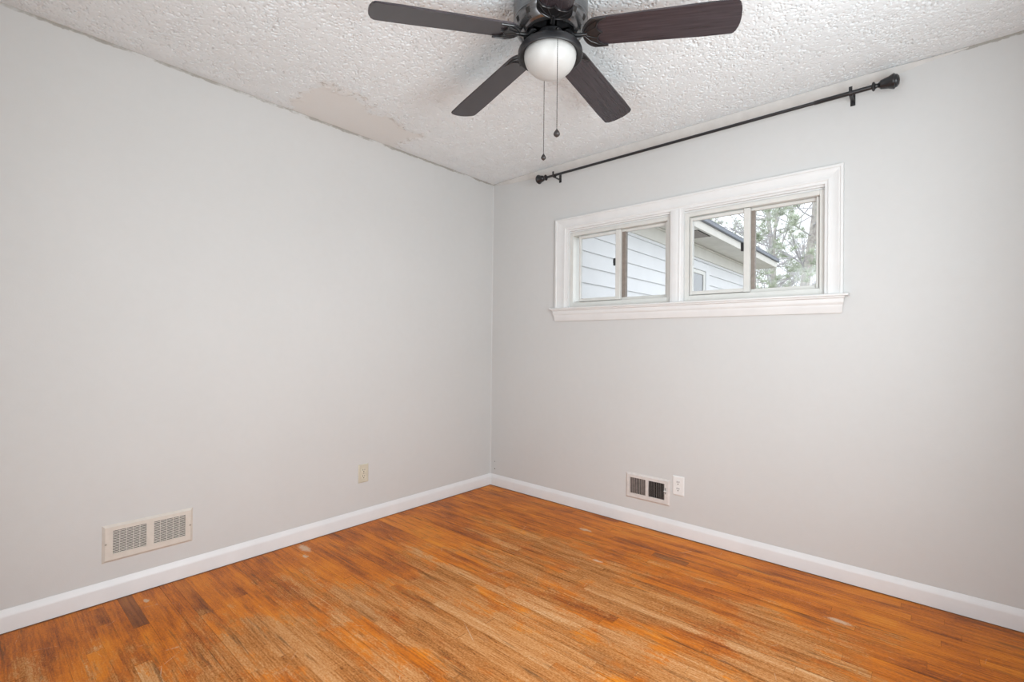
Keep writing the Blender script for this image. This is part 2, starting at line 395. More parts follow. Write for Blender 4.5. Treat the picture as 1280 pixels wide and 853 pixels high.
# floor: every strip of oak is its own face set, with hairline gaps over a dark bed
def build_floor():
    bm = bmesh.new(); lay = bm.loops.layers.color.new('board')
    rnd = random.Random(11)
    BW = .0506; ph = -2.333
    special = [(-2.358, 0.0, .34, .95), (-2.157, 0.0, .43, .55), (-1.700, .80, 1.0, .55), (-.322, 1.56, 1.75, .9),
               (-1.280, 1.73, 1.94, .6), (-.12, .12, .75, .55), (-.68, .55, 1.45, .35), (-2.46, .05, .22, .5), (-.46, 1.58, 1.75, .35)]
    k0 = int((FY - ph)/BW) - 1; k1 = int((0 - ph)/BW) + 1
    for k in range(k0, k1+1):
        ya, yb = ph + k*BW, ph + (k+1)*BW
        ya2, yb2 = max(ya, FY-.1), min(yb, 0.0)
        if yb2 - ya2 < .004: continue
        cuts = [0.0]; x = -rnd.random()*.9
        while True:
            x += rnd.choice((.35, .6, .8, 1.0, 1.3, 1.6)) * rnd.uniform(.85, 1.15)
            if x >= RX: break
            if x > .08: cuts.append(x)
        sp = [s for s in special if ya < s[0] < yb]
        for s in sp:
            cuts = [c for c in cuts if not (s[1]-.12 < c < s[2]+.12)] + [s[1], s[2]]
        cuts = sorted(set([0.0] + cuts)) + [RX]
        g = rnd.choice((.0001, .00015, .0002, .0002, .0003, .0007))
        for a, b in zip(cuts, cuts[1:]):
            if b - a < .02: continue
            dk = 0.0
            for s in sp:
                if a >= s[1]-1e-4 and b <= s[2]+1e-4: dk = s[3]
            if dk == 0 and rnd.random() < .04: dk = rnd.uniform(.15, .35)
            cc = (rnd.random(), rnd.random(), dk, 1)
            z = rnd.uniform(-.0003, .0003)
            vs = [bm.verts.new(v) for v in ((a+.0003, ya2+g, z), (b-.0003, ya2+g, z), (b-.0003, yb2-g, z), (a+.0003, yb2-g, z))]
            f = bm.faces.new(vs)
            for lp in f.loops: lp[lay] = cc
    n = len(bm.faces)
    box(bm, -T, RX+T, FY-T, T, -.12, -.003, mi=1)
    return structure(obj('floor', bm, [MAT['floor'], MAT['gap']]))
build_floor()

# baseboards: flat face with a sloped, rounded cap
BP = [(0, .0022), (.0145, .0022), (.0145, .060), (.0135, .066), (.010, .074), (.0045, .084), (.0025, .0882), (0, .0885)]
def baseboard(name, a, b, ea, eb, mapf):
    bm = bmesh.new(); sweep(bm, BP, a, b, ea, eb, mapf); return structure(obj(name, bm, MAT['trim'], smooth=28))
baseboard('baseboard_left', FY, 0, 1, -1, lambda s, p, q: (p, s, q))
baseboard('baseboard_back', 0, RX, 1, -1, lambda s, p, q: (s, -p, q))
baseboard('baseboard_right', FY, 0, 1, -1, lambda s, p, q: (RX-p, s, q))
baseboard('baseboard_front', 0, dx0-.07, 1, 0, lambda s, p, q: (s, FY+p, q))
# plaster fillet along the top of the window wall, tapering out at both ends
bm = bmesh.new()
st = [(.02, .002), (.10, .012), (.30, .02), (.62, .024), (1.6, .025), (2.45, .024), (2.58, .018), (2.68, .008), (2.82, .002)]
rings = []
for x, d in st:
    h = d*1.75
    prof = [(0, H), (-d, H), (-d*.97, H-.006*d/.025), (-d*.60, H-h*.42), (-d*.22, H-h*.80), (0, H-h)]
    rings.append([bm.verts.new((x, y, z)) for y, z in prof])
for a, b in zip(rings, rings[1:]):
    for k in range(len(a)): bm.faces.new((a[k], a[(k+1) % len(a)], b[(k+1) % len(a)], b[k]))
bm.faces.new(rings[0]); bm.faces.new(rings[-1][::-1])
structure(obj('trim_1', bm, MAT['plaster'], smooth=50))
# bead of caulk down the corner
bm = bmesh.new(); prism(bm, [(0, 0), (.005, 0), (.0035, -.0022), (.0022, -.0035), (0, -.005)], .0885, H-.01)
structure(obj('trim_2', bm, MAT['wall'], smooth=60))

# ------------------------------------------------------------------ window over the corner, two sliding units
win = bpy.data.objects.new('window_1', None); col.objects.link(win); structure(win)
CP = [(0, 0), (0, -.017), (.004, -.019), (.014, -.019), (.018, -.0155), (.024, -.0155), (.030, -.0135), (.066, -.0115), (.072, -.013), (.082, -.013), (.088, -.0095), (.102, -.008), (.102, 0)]
OX0, OX1, OZ1, SZ = .641, 2.378, 2.0445, 1.405
bm = bmesh.new()                                        # mitred casing: left leg, head, right leg
sweep(bm, CP, SZ, OZ1, 0, -1*.82, lambda s, p, q: (OX0+p, q, s))
sweep(bm, CP, OX0, OX1, 1, -1*.77, lambda s, p, q: (s, q, OZ1-p*.82))
sweep(bm, CP, SZ, OZ1, 0, -1*.82, lambda s, p, q: (OX1-p*.77, q, s))
obj('casing', bm, MAT['casing'], win, smooth=25)
bm = bmesh.new()                                        # middle casing between the two units
MP = [(1.503, .02), (1.503, -.009), (1.512, -.012), (1.546, -.012), (1.552, -.010), (1.556, -.013), (1.563, -.013), (1.568, -.009), (1.578, -.008), (1.578, .02)]
A = [bm.verts.new((x, y, SZ)) for x, y in MP]; B = [bm.verts.new((x, y, 1.962)) for x, y in MP]
for k in range(len(MP)): bm.faces.new((A[k], A[(k+1) % len(MP)], B[(k+1) % len(MP)], B[k]))
bm.faces.new(A[::-1]); bm.faces.new(B)
obj('mullion', bm, MAT['casing'], win, smooth=25)
bm = bmesh.new()                                        # stool with a rounded nose
SP = [(.10, 1.392), (-.036, 1.392), (-.041, 1.394), (-.0425, 1.3985), (-.041, 1.403), (-.036, 1.405), (.10, 1.409)]
sweep(bm, SP, .612, 2.402, 0, 0, lambda s, p, q: (s, p, q))
obj('sill', bm, MAT['casing'], win, smooth=40)
bm = bmesh.new()                                        # apron: crown-like, stepping in towards the bottom
AP = [(-.034, 1.392), (-.033, 1.386), (-.026, 1.381), (-.025, 1.366), (-.0235, 1.360), (-.018, 1.352), (-.017, 1.340), (-.0145, 1.335), (-.013, 1.316), (-.010, 1.3105), (0, 1.3105), (0, 1.392)]
AA = []; BB = []
for y, z in AP:
    AA.append(bm.verts.new((.645 - (-y)*.55, y, z))); BB.append(bm.verts.new((2.368 + (-y)*.55, y, z)))
for k in range(len(AP)): bm.faces.new((AA[k], AA[(k+1) % len(AP)], BB[(k+1) % len(AP)], BB[k]))
bm.faces.new(AA[::-1]); bm.faces.new(BB)
obj('apron', bm, MAT['casing'], win, smooth=25)

def window_unit(xa, xb, ls0, ls1, ms0, ms1, br1, rg1):
    """xa..xb clear opening; left sash glass ls1..ms0, meeting stile ms0..ms1, brown edge ..br1, right glass ..rg1"""
    zt, zb = 1.962, 1.407
    bm = bmesh.new()                                    # jamb liner with stepped stops, then the vinyl frame
    rect_frame(bm, 'y', xa-.008, xb+.008, zb, zt+.006, .012, .012, 0, .009, -.004, .13)
    box(bm, xa+.004, xb-.004, .006, .022, zt-.012, zt-.003); box(bm, xa+.004, xb-.004, .022, .129, zt-.020, zt-.003)
    obj('jamb', bm, MAT['casing'], win)
    bm = bmesh.new()
    fz1, fz0 = zt-.022, zb
    rect_frame(bm, 'y', xa+.004, xb-.004, fz0, fz1, .026, .026, .034, .026, 0.0150, 0.1000, .002)
    box(bm, xa+.034, xb-.034, 0.0430, 0.0490, fz0+.034, fz0+.044)          # track rail between the two sashes
    obj('frame', bm, MAT['vinyl'], win, smooth=30)
    gz0, gz1 = 1.467, 1.888
    s = bpy.data.objects.new('sliding_sash', None); col.objects.link(s); s.parent = win
    bm = bmesh.new()
    box(bm, ls0, ls1, 0.0210, 0.0430, 1.446, 1.906, .002); box(bm, ms0, ms1, 0.0170, 0.0450, 1.444, 1.911, .0025)
    box(bm, ls1, ms0, 0.0212, 0.0428, gz1, 1.906, .002); box(bm, ls1, ms0, 0.0212, 0.0428, 1.446, gz0, .002)
    obj('sash_frame', bm, MAT['vinyl'], s, smooth=30)
    bm = bmesh.new(); box(bm, ls1-.004, ms0+.004, 0.0290, 0.0340, gz0-.004, gz1+.004); obj('pane', bm, MAT['glass'], s)
    bm = bmesh.new(); zl = 1.697
    box(bm, ms0-.013, ms0+.001, 0.0110, 0.0290, zl-.024, zl+.024, .002); box(bm, ms0-.011, ms0-.004, 0.0050, 0.0130, zl-.010, zl+.014, .0015)
    obj('latch', bm, MAT['black'], s)
    f = bpy.data.objects.new('fixed_sash', None); col.objects.link(f); f.parent = win
    bm = bmesh.new()
    gb, gt = 1.462, 1.896
    box(bm, rg1+.012, xb-.029, 0.0350, 0.0730, 1.4425, 1.913, .002); box(bm, rg1-.001, rg1+.012, 0.0310, 0.0750, 1.4425, 1.913, .002)
    box(bm, ms1-.03, rg1-.001, 0.0490, 0.0730, gt, 1.913, .002); box(bm, ms1-.03, rg1-.001, 0.0490, 0.0730, 1.4425, gb, .002)
    obj('sash_frame', bm, MAT['vinyl'], f, smooth=30)
    bm = bmesh.new(); box(bm, ms1-.012, br1+.006, 0.0470, 0.0750, gb-.002, gt+.002, .0015); obj('interlock', bm, MAT['bronze'], f)
    bm = bmesh.new(); box(bm, br1, rg1+.006, 0.0580, 0.0630, gb-.004, gt+.004); obj('pane', bm, MAT['glass'], f)
window_unit(.748, 1.503, .824, .838, 1.114, 1.150, 1.168, 1.456)
window_unit(1.578, 2.304, 1.612, 1.627, 1.913, 1.946, 1.958, 2.258)

# trim of the unseen window and doorway, added around the fill lamps
bm = bmesh.new()
rect_frame(bm, 'x', y0-.07, y1+.07, z0-.07, z1+.07, .07, .07, .07, .07, RX-.02, RX, .003)
w2 = structure(obj('unseen_window', bm, MAT['casing']))
bm = bmesh.new(); rect_frame(bm, 'x', y0, y1, z0, z1, .04, .04, .04, .04, RX+.06, RX+.10); box(bm, RX+.065, RX+.095, y0+.04, y1-.04, 1.43, 1.47)
obj('frame', bm, MAT['vinyl'], w2)
bm = bmesh.new()
box(bm, dx0-.07, dx0, FY, FY+.018, 0, dz+.07, .003); box(bm, dx1, dx1+.07, FY, FY+.018, 0, dz+.07, .003); box(bm, dx0, dx1, FY, FY+.018, dz, dz+.07, .003)
structure(obj('unseen_doorway', bm, MAT['trim']))

# ------------------------------------------------------------------ ceiling fan
FX, FYC = 1.616, -1.385
fan = empty('ceiling_fan', (FX, FYC, H), 'black five-blade ceiling fan with a frosted white globe light', 'ceiling fan')
def fz(z): return z - H                                 # heights measured in the room -> local
bm = bmesh.new()
lathe(bm, [(.0, fz(2.4395)), (.138, fz(2.4395)), (.1405, fz(2.430)), (.1405, fz(2.372)), (.139, fz(2.366)), (.1415, fz(2.363)), (.1415, fz(2.357)), (.138, fz(2.353)),
           (.136, fz(2.345)), (.130, fz(2.329)), (.118, fz(2.314)), (.104, fz(2.307)), (.101, fz(2.307)), (.099, fz(2.310)), (.099, fz(2.335)), (.0, fz(2.340))], 72)
mh = obj('motor_housing', bm, MAT['fan_gloss'], fan, smooth=35)
for k in range(14):                                     # slots round the lower rim
    a = 2*PI*(k+.5)/14; bm = bmesh.new()
    for j in range(5):
        t0, t1 = j/5, (j+1)/5
        def pt(t, da):
            r = .1375 - .0185*t**1.4; z = 2.349 - .0325*t
            r += .0012; return Vector((r*math.cos(a+da), r*math.sin(a+da), fz(z)))
        wv = .055
        bm.faces.new([bm.verts.new(v) for v in (pt(t0, -wv), pt(t0, wv), pt(t1, wv), pt(t1, -wv))])
    for v in bm.verts[:]: pass
    bmesh.ops.remove_doubles(bm, verts=bm.verts[:], dist=1e-5)
    g = bmesh.ops.extrude_face_region(bm, geom=bm.faces[:])
    for v in g['geom']:
        if isinstance(v, bmesh.types.BMVert): v.co = Vector((v.co.x*.985, v.co.y*.985, v.co.z+.0012))
    obj('slot', bm, MAT['vent_dark'], mh)
bm = bmesh.new()
lathe(bm, [(0, fz(2.338)), (.088, fz(2.338)), (.090, fz(2.334)), (.090, fz(2.325)), (.086, fz(2.321)), (.04, fz(2.321)), (.036, fz(2.31)), (0, fz(2.31))], 48)
obj('flywheel', bm, MAT['fan_black'], fan, smooth=35)
bm = bmesh.new()
lathe(bm, [(0, fz(2.322)), (.046, fz(2.322)), (.050, fz(2.318)), (.050, fz(2.300)), (.056, fz(2.294)), (.078, fz(2.284)), (.100, fz(2.273)), (.112, fz(2.264)),
           (.1195, fz(2.254)), (.1215, fz(2.247)), (.1225, fz(2.238)), (.1222, fz(2.231)), (.1205, fz(2.2285)), (.1175, fz(2.2280)), (.1155, fz(2.2295)), (.104, fz(2.2385)), (.0995, fz(2.2405)), (.0995, fz(2.246)), (0, fz(2.25))], 72)
fit = obj('light_fitter', bm, MAT['fan_matte'], fan, smooth=35)
bm = bmesh.new()
prof = [(.0, fz(2.245)), (.0975, fz(2.245)), (.0985, fz(2.236))]
for k in range(1, 15):
    a = k/14*PI/2; prof.append((.0985*math.cos(a)**.88 if k < 14 else 0, fz(2.234 - .076*math.sin(a))))
lathe(bm, prof, 64); obj('globe', bm, MAT['globe'], fan, smooth=40)

RR, RT, ZR, ZT, PIT = .129, .662, 2.299, 2.256, math.radians(-12)
DRO = math.atan2(ZT-ZR, RT-RR); L = math.hypot(ZT-ZR, RT-RR)
def blade_mesh():
    bm = bmesh.new(); pts = []
    # outline: rounded root, sides widening slightly, gently bowed tip with round corners
    w0, w1 = .120, .137
    for k in range(13):
        a = PI/2 + PI*k/12; pts.append((.045 + .045*math.cos(a), w0/2*math.sin(a)))
    lo = [(.2, -w0/2-.003), (L*.8, -w1/2)]
    rc = .014; tip = []
    for k in range(5):
        a = -PI/2 + (PI/2)*k/4*.95; tip.append((L-.012-rc + rc*math.cos(a), -w1/2+rc + rc*math.sin(a)))
    for k in range(1, 8):
        y = (-w1/2+rc*1.1) + (w1-2.2*rc)*k/8; tip.append((L-.012 + .012*(1-(2*y/w1)**2), y))
    tip += [(x, -y) for x, y in tip[:5]][::-1]
    pts += lo + tip + [(L*.8, w1/2), (.2, w0/2+.003)]
    prism(bm, pts, 0, .0065)
    es = [e for e in bm.edges if abs(e.verts[0].co.z-e.verts[1].co.z) < 1e-6]
    bmesh.ops.bevel(bm, geom=es, offset=.0014, segments=2, affect='EDGES')
    return bm
def iron_mesh():
    """open scrolled bracket screwed under the blade root, with the arm that drops from the flywheel"""
    bm = bmesh.new()
    def arc(cx, cy, rx, ry, a0, a1, n=14): return [(cx+rx*math.cos(a0+(a1-a0)*k/n), cy+ry*math.sin(a0+(a1-a0)*k/n)) for k in range(n+1)]
    outer = arc(.045, 0, .049, .0612, PI/2, 3*PI/2, 22)
    s1 = [(.084, -.0612), (.066, -.055), (.052, -.044), (.047, -.028), (.050, -.014), (.058, -.004), (.066, 0)]
    scal = s1 + [(x, -y) for x, y in s1[:-1]][::-1]
    # solid web (crescent) a little thinner than its rims
    prism(bm, outer + scal, -.0045, -.0005)
    tz = -.0052
    tube(bm, [(x, y, tz) for x, y in [(.084, .0612)] + outer + [(.084, -.0612)]], .0028, 8)
    tube(bm, [(x, y, tz) for x, y in scal], .0023, 8)
    tube(bm, [(-.004, .0, tz), (.012, -.010, tz), (.030, -.018, tz), (.048, -.024, tz)], .0018, 6)
    tube(bm, [(-.004, .0, tz), (.012, .010, tz), (.030, .018, tz), (.048, .024, tz)], .0018, 6)
    tube(bm, [(-.004, -.004, tz), (.020, -.034, tz), (.050, -.053, tz), (.075, -.0585, tz)], .0018, 6)
    tube(bm, [(-.004, .004, tz), (.020, .034, tz), (.050, .053, tz), (.075, .0585, tz)], .0018, 6)
    return bm
bmb = blade_mesh(); meb = bpy.data.meshes.new('blade'); bmesh.ops.recalc_face_normals(bmb, faces=bmb.faces[:]); bmb.to_mesh(meb); bmb.free(); meb.materials.append(MAT['blade'])
bmi = iron_mesh(); mei = bpy.data.meshes.new('blade_iron'); bmesh.ops.recalc_face_normals(bmi, faces=bmi.faces[:]); bmi.to_mesh(mei); bmi.free(); mei.materials.append(MAT['fan_black'])
for p in mei.polygons: p.use_smooth = True
mei.set_sharp_from_angle(angle=math.radians(40))
bma = bmesh.new()
tube(bma, [(.060, 0, fz(2.328)), (.072, 0, fz(2.322)), (.082, 0, fz(2.310)), (.094, 0, fz(2.297)), (.110, 0, fz(2.2945)), (.126, 0, fz(2.2945)), (.140, 0, fz(2.2935))], [.010, .0095, .0085, .008, .0075, .007, .006], 10)
box(bma, .045, .078, -.020, .020, fz(2.321), fz(2.327), .001)
mea = bpy.data.meshes.new('arm'); bmesh.ops.recalc_face_normals(bma, faces=bma.faces[:]); bma.to_mesh(mea); bma.free(); mea.materials.append(MAT['fan_black'])
for p in mea.polygons: p.use_smooth = True
mea.set_sharp_from_angle(angle=math.radians(40))
for k in range(5):
    a = .416 + k*2*PI/5
    mat = Matrix.Rotation(a, 4, 'Z') @ Matrix.Translation((RR, 0, fz(ZR))) @ Matrix.Rotation(-DRO, 4, 'Y') @ Matrix.Rotation(PIT, 4, 'X')
    o = link('blade', meb, None, fan); o.matrix_local = mat
    i = link('blade_iron', mei, None, fan); i.matrix_local = mat
    m = link('arm', mea, None, i)
    m.matrix_local = mat.inverted() @ Matrix.Rotation(a, 4, 'Z')
# pull chains with teardrop knobs (world coordinates, parented to the fan)
def chain(px, py, z0, z1, kr, kl, extra):
    bm = bmesh.new(); x, y = px-FX, py-FYC
    tube(bm, [(x, y, fz(z0)), (x, y, fz(z1))], .0009, 6)
    z = z0
    while z > z1:
        bmesh.ops.create_uvsphere(bm, u_segments=6, v_segments=4, radius=.0018, matrix=Matrix.Translation((x, y, fz(z)))); z -= .0046
    if extra: tube(bm, extra, .0022, 8)
    c = obj('pull_chain', bm, MAT['chain'], fan, smooth=60)
    bm = bmesh.new(); pr = []
    for k in range(13):
        t = k/12; r = kr*math.sin(PI*t**1.55)**.9 if 0 < t < 1 else 0
        pr.append((max(r, .0016 if k == 0 else 0), -kl*t))
    lathe(bm, pr, 20, Matrix.Translation((x, y, fz(z1)))); obj('pull_knob', bm, MAT['knob'], c, smooth=60)
chain(1.7035, -1.4573, 2.266, 1.912, .0118, .034, [(.060, -.050, fz(2.286)), (.078, -.066, fz(2.277)), (.0875, -.0723, fz(2.266))])
chain(1.5385, -1.3200, 2.262, 1.908, .0100, .032, [(-.060, .050, fz(2.290)), (-.074, .062, fz(2.280)), (-.0775, .0650, fz(2.262))])

# ------------------------------------------------------------------ curtain rod
RZ, RY = 2.350, -.075
rod = empty('curtain_rod', (1.53, 0, RZ), 'black telescoping curtain rod with bell finials high over the window', 'curtain rod')
def rl(x): return x - 1.53
bm = bmesh.new(); tube(bm, [(rl(.585), RY, 0), (rl(2.29), RY, 0)], .0082, 16); obj('inner_rod', bm, MAT['rod'], rod, smooth=40)
bm = bmesh.new(); tube(bm, [(rl(2.262), RY, 0), (rl(2.264), RY, 0), (rl(2.50), RY, 0)], [.0092, .0102, .0102], 16); obj('outer_rod', bm, MAT['rod'], rod, smooth=40)
FP = [(.0, 0), (.0105, 0), (.0105, .004), (.019, .007), (.021, .011), (.019, .015), (.011, .019), (.0095, .026), (.013, .032), (.0195, .037), (.0225, .050), (.0255, .064), (.031, .076), (.0335, .082),
      (.0335, .087), (.029, .090), (.027, .097), (.018, .104), (0, .107)]
for x, s in ((.605, -1), (2.487, 1)):
    bm = bmesh.new(); k = .86 if s < 0 else 1.0
    lathe(bm, [(r*1.0, z*k) for r, z in FP], 28, Matrix.Translation((rl(x), RY, 0)) @ Matrix.Rotation(s*PI/2, 4, 'Y'))
    obj('finial', bm, MAT['rod'], rod, smooth=35)
for x in (.672, 2.412):
    bm = bmesh.new(); X = rl(x)
    box(bm, X-.010, X+.010, -.003, 0, -.034, .024, .0008)                       # plate on the wall
    box(bm, X-.007, X+.007, RY+.0, -.002, -.0165, -.0125, .0006)                # arm
    pts = [(X, RY+.0135*math.cos(a), .0135*math.sin(a)) for a in [math.radians(d) for d in range(-200, 21, 20)]]
    for p, q in zip(pts, pts[1:]):
        n = Vector((0, p[1]-RY, p[2])).normalized()*.003; n2 = Vector((0, q[1]-RY, q[2])).normalized()*.003
        vs = []
        for dx in (-.007, .007):
            for P, N in ((p, n), (q, n2)):
                vs.append(bm.verts.new((P[0]+dx, P[1], P[2]))); vs.append(bm.verts.new((P[0]+dx, P[1]+N.y, P[2]+N.z)))
        a0, a1, b0, b1, c0, c1_, d0, d1 = vs
        for f in ((a0, b0, b1, a1), (c0, c1_, d1, d0), (a0, c0, d0, b0), (a1, b1, d1, c1_), (a0, a1, c1_, c0), (b0, d0, d1, b1)): bm.faces.new(f)
    box(bm, X-.007, X+.007, RY-.0165, RY-.0135, .0, .024, .0006)                # upright lip in front of the rod
    br = obj('bracket', bm, MAT['rod'], rod, smooth=35)
    bm = bmesh.new(); lathe(bm, [(0, .004), (.004, .003), (.0045, 0), (.0045, -.001), (0, -.001)], 12, Matrix.Translation((X, -.003, -.026)) @ Matrix.Rotation(PI/2, 4, 'X'))
    obj('screw', bm, MAT['rod'], br, smooth=40)

# ------------------------------------------------------------------ vents and outlets
def screw(x, y, z, r, mat, parent, axis):
    bm = bmesh.new(); lathe(bm, [(0, .0018), (r*.7, .0014), (r, 0), (r, -.001), (0, -.001)], 12, Matrix.Translation((x, y, z)) @ axis)
    return obj('screw', bm, mat, parent, smooth=40)
# big return grille on the left wall: local frame u along +y, v up, w out of the wall (+x)
rv = empty('wall_vent', (0, -2.2655, .2485), 'large cream return grille with two fine louver panels on the left wall', 'vent')
LW = lambda u, v, w_: (w_, u, v)
def framed(bm, f, x0, x1, z0, z1, holes, th, lip):
    """plate with rectangular holes side by side, bevelled outer lip"""
    xs = [x0+lip] + [h for hh in holes for h in hh[:2]] + [x1-lip]
    zb, zt = holes[0][2], holes[0][3]
    cells = [(x0+lip, x1-lip, z0+lip, zb), (x0+lip, x1-lip, zt, z1-lip)] + [(xs[i], xs[i+1], zb, zt) for i in range(0, len(xs), 2)]
    for a, b, c, d in cells: prism(bm, [(a, c), (b, c), (b, d), (a, d)], th*.55, th, f)
    o = [(x0, z0), (x1, z0), (x1, z1), (x0, z1)]; i = [(x0+lip, z0+lip), (x1-lip, z0+lip), (x1-lip, z1-lip), (x0+lip, z1-lip)]
    O = [bm.verts.new(f(*p, 0.0)) for p in o]; I = [bm.verts.new(f(*p, th)) for p in i]
    for k in range(4): bm.faces.new((O[k], O[(k+1) % 4], I[(k+1) % 4], I[k]))
bm = bmesh.new()
holes = [(-.1335, -.0135, -.0480, .0540), (.0145, .1385, -.0480, .0540)]
framed(bm, LW, -.1705, .1705, -.0815, .0815, holes, .008, .010)
obj('frame', bm, MAT['vent_cream'], rv)
for h in holes:
    bm = bmesh.new(); n = 15; hh = (h[3]-h[2])/n
    prism(bm, [(h[0], h[2]), (h[1], h[2]), (h[1], h[3]), (h[0], h[3])], .0006, .0012, LW, 1)
    for k in range(n):
        z = h[2] + hh*k                                  # slanted slat: low edge out, high edge in
        v = [(h[0], z+.0002, .0078), (h[1], z+.0002, .0078), (h[1], z+hh*.40, .0050), (h[0], z+hh*.40, .0050)]
        A = [bm.verts.new(LW(*q)) for q in v]; B = [bm.verts.new(LW(q[0], q[1]+.0009, q[2]+.0004)) for q in v]
        for a in range(4): bm.faces.new((A[a], A[(a+1) % 4], B[(a+1) % 4], B[a]))
        bm.faces.new(A[::-1]); bm.faces.new(B)
    for t in (.2, .4, .6, .8):
        x = h[0] + (h[1]-h[0])*t; prism(bm, [(x-.0007, h[2]), (x+.0007, h[2]), (x+.0007, h[3]), (x-.0007, h[3])], .0015, .0068, LW)
    obj('louver_panel', bm, [MAT['vent_cream'], MAT['vent_dark']], rv)
for u in (-.158, .158): screw(.008, u, .0, .0042, MAT['screw'], rv, Matrix.Rotation(PI/2, 4, 'Y'))
# small supply register on the window wall: u along +x, v up, w out of the wall (-y)
sv = empty('wall_register', (1.3635, 0, .2445), 'small white register with vertical fins and a lever beside the white outlet', 'vent')
RW = lambda u, v, w_: (u, -w_, v)
bm = bmesh.new()
holes = [(-.1165, -.0085, -.0475, .0520), (.0095, .1145, -.0475, .0520)]
framed(bm, RW, -.1475, .1475, -.0815, .0805, holes, .009, .011)
obj('frame', bm, MAT['vent_white'], sv)
for gi, h in enumerate(holes):
    bm = bmesh.new(); n = 9
    prism(bm, [(h[0], h[2]), (h[1], h[2]), (h[1], h[3]), (h[0], h[3])], .0006, .0012, RW, 1)
    for k in range(n):
        x = h[0] + (h[1]-h[0])*(k+.5)/n
        lean = .0050 if gi == 0 else .0018               # the left fins stand nearly shut, the right ones open
        v = [(x-lean, .0018), (x-lean+.0011, .0018), (x+lean+.0011, .0080), (x+lean, .0080)]
        prism(bm, [(a, b) for a, b in v], h[2], h[3], lambda a, b, c: (a, -b, c))
    obj('fin_panel', bm, [MAT['fin'], MAT['vent_dark']], sv)
bm = bmesh.new(); prism(bm, [(.1200, -.010), (.1236, -.010), (.1236, .030), (.1200, .030)], .0088, .0094, RW); obj('lever_slot', bm, MAT['slot'], sv)
bm = bmesh.new(); box(bm, .1145, .1285, -.0200, -.0092, .006, .0125, .0012); obj('lever', bm, MAT['out_white'], sv)
for u, v in ((-.132, -.0), (.136, -.0)): screw(u, -.009, v, .0036, MAT['vent_white'], sv, Matrix.Rotation(PI/2, 4, 'X'))

def outlet(name, root_loc, f, label, plate_m, rec_m, screw_axis, sloc):
    o = empty(name, root_loc, label, 'outlet')
    bm = bmesh.new()
    a, b, lp = .035, .0575, .005
    O = [bm.verts.new(f(*p, 0.0)) for p in ((-a, -b), (a, -b), (a, b), (-a, b))]
    I = [bm.verts.new(f(*p, .0028)) for p in ((-a, -b), (a, -b), (a, b), (-a, b))]
    J = [bm.verts.new(f(*p, .0058)) for p in ((-a+lp, -b+lp), (a-lp, -b+lp), (a-lp, b-lp), (-a+lp, b-lp))]
    for k in range(4):
        bm.faces.new((O[k], O[(k+1) % 4], I[(k+1) % 4], I[k])); bm.faces.new((I[k], I[(k+1) % 4], J[(k+1) % 4], J[k]))
    bm.faces.new(J); bm.faces.new(O[::-1])
    obj('plate', bm, plate_m, o)
    for s in (-1, 1):
        bm = bmesh.new(); pts = []
        for k in range(24):
            t = 2*PI*k/24; pts.append((.0172*math.cos(t), max(-.0142, min(.0142, .0185*math.sin(t))) + s*.0195))
        prism(bm, pts, .0050, .0078, f)
        q = obj('socket', bm, rec_m, o)
        for nm, x0, x1, z0, z1 in (('slot', -.0078, -.0048, -.001, .0090), ('slot', .0048, .0078, .000, .0085), ('ground_hole', -.0028, .0028, -.0110, -.0052)):
            bm = bmesh.new(); prism(bm, [(x0, z0+s*.0195), (x1, z0+s*.0195), (x1, z1+s*.0195), (x0, z1+s*.0195)], .0074, .0080, f); obj(nm, bm, MAT['slot'], q)
    screw(*f(0, 0, .0058), .0032, MAT['screw'] if plate_m is MAT['out_cream'] else MAT['out_white'], o, screw_axis)
    return o
outlet('wall_outlet', (0, -1.1645, .3145), LW, 'ivory duplex outlet on the left wall above the baseboard', MAT['out_cream'], MAT['out_cream2'], Matrix.Rotation(PI/2, 4, 'Y'), None)
outlet('wall_outlet', (1.5625, 0, .3005), RW, 'white duplex outlet right of the small finned register', MAT['out_white'], MAT['out_white'], Matrix.Rotation(PI/2, 4, 'X'), None)

# ------------------------------------------------------------------ outdoors
bm = bmesh.new(); box(bm, -60, 60, T+.001, 90, -.75, -.60); structure(obj('lawn', bm, MAT['grass']), 'green lawn outside the window', 'ground')
# wing of the same house running away from the window
WXF, WY0, WY1 = .62, T+.003, 4.78
wing = empty('house_wing', (WXF, 2.4, -.6), 'white sided house wing with a beige eave seen through the window', 'house')
gz = lambda z: z + .6
def wl(x, y, z): return (x-WXF, y-2.4, gz(z))
bm = bmesh.new(); P = .127; zb = 1.889 - 19*P
prof = []
for k in range(22):
    z = zb + k*P
    if z + P > 2.30: break
    prof += [(0.000, z), (-.0115, z+.0005), (0.0005, z+P-.002)] if False else [(.013, z), (.0005, z+P)]
lo = [bm.verts.new(wl(WXF+x, WY0, z)) for x, z in prof]; hi = [bm.verts.new(wl(WXF+x, WY1, z)) for x, z in prof]
for k in range(len(prof)-1): bm.faces.new((lo[k], hi[k], hi[k+1], lo[k+1]))
e0 = bm.verts.new(wl(WXF, WY1, zb)); 
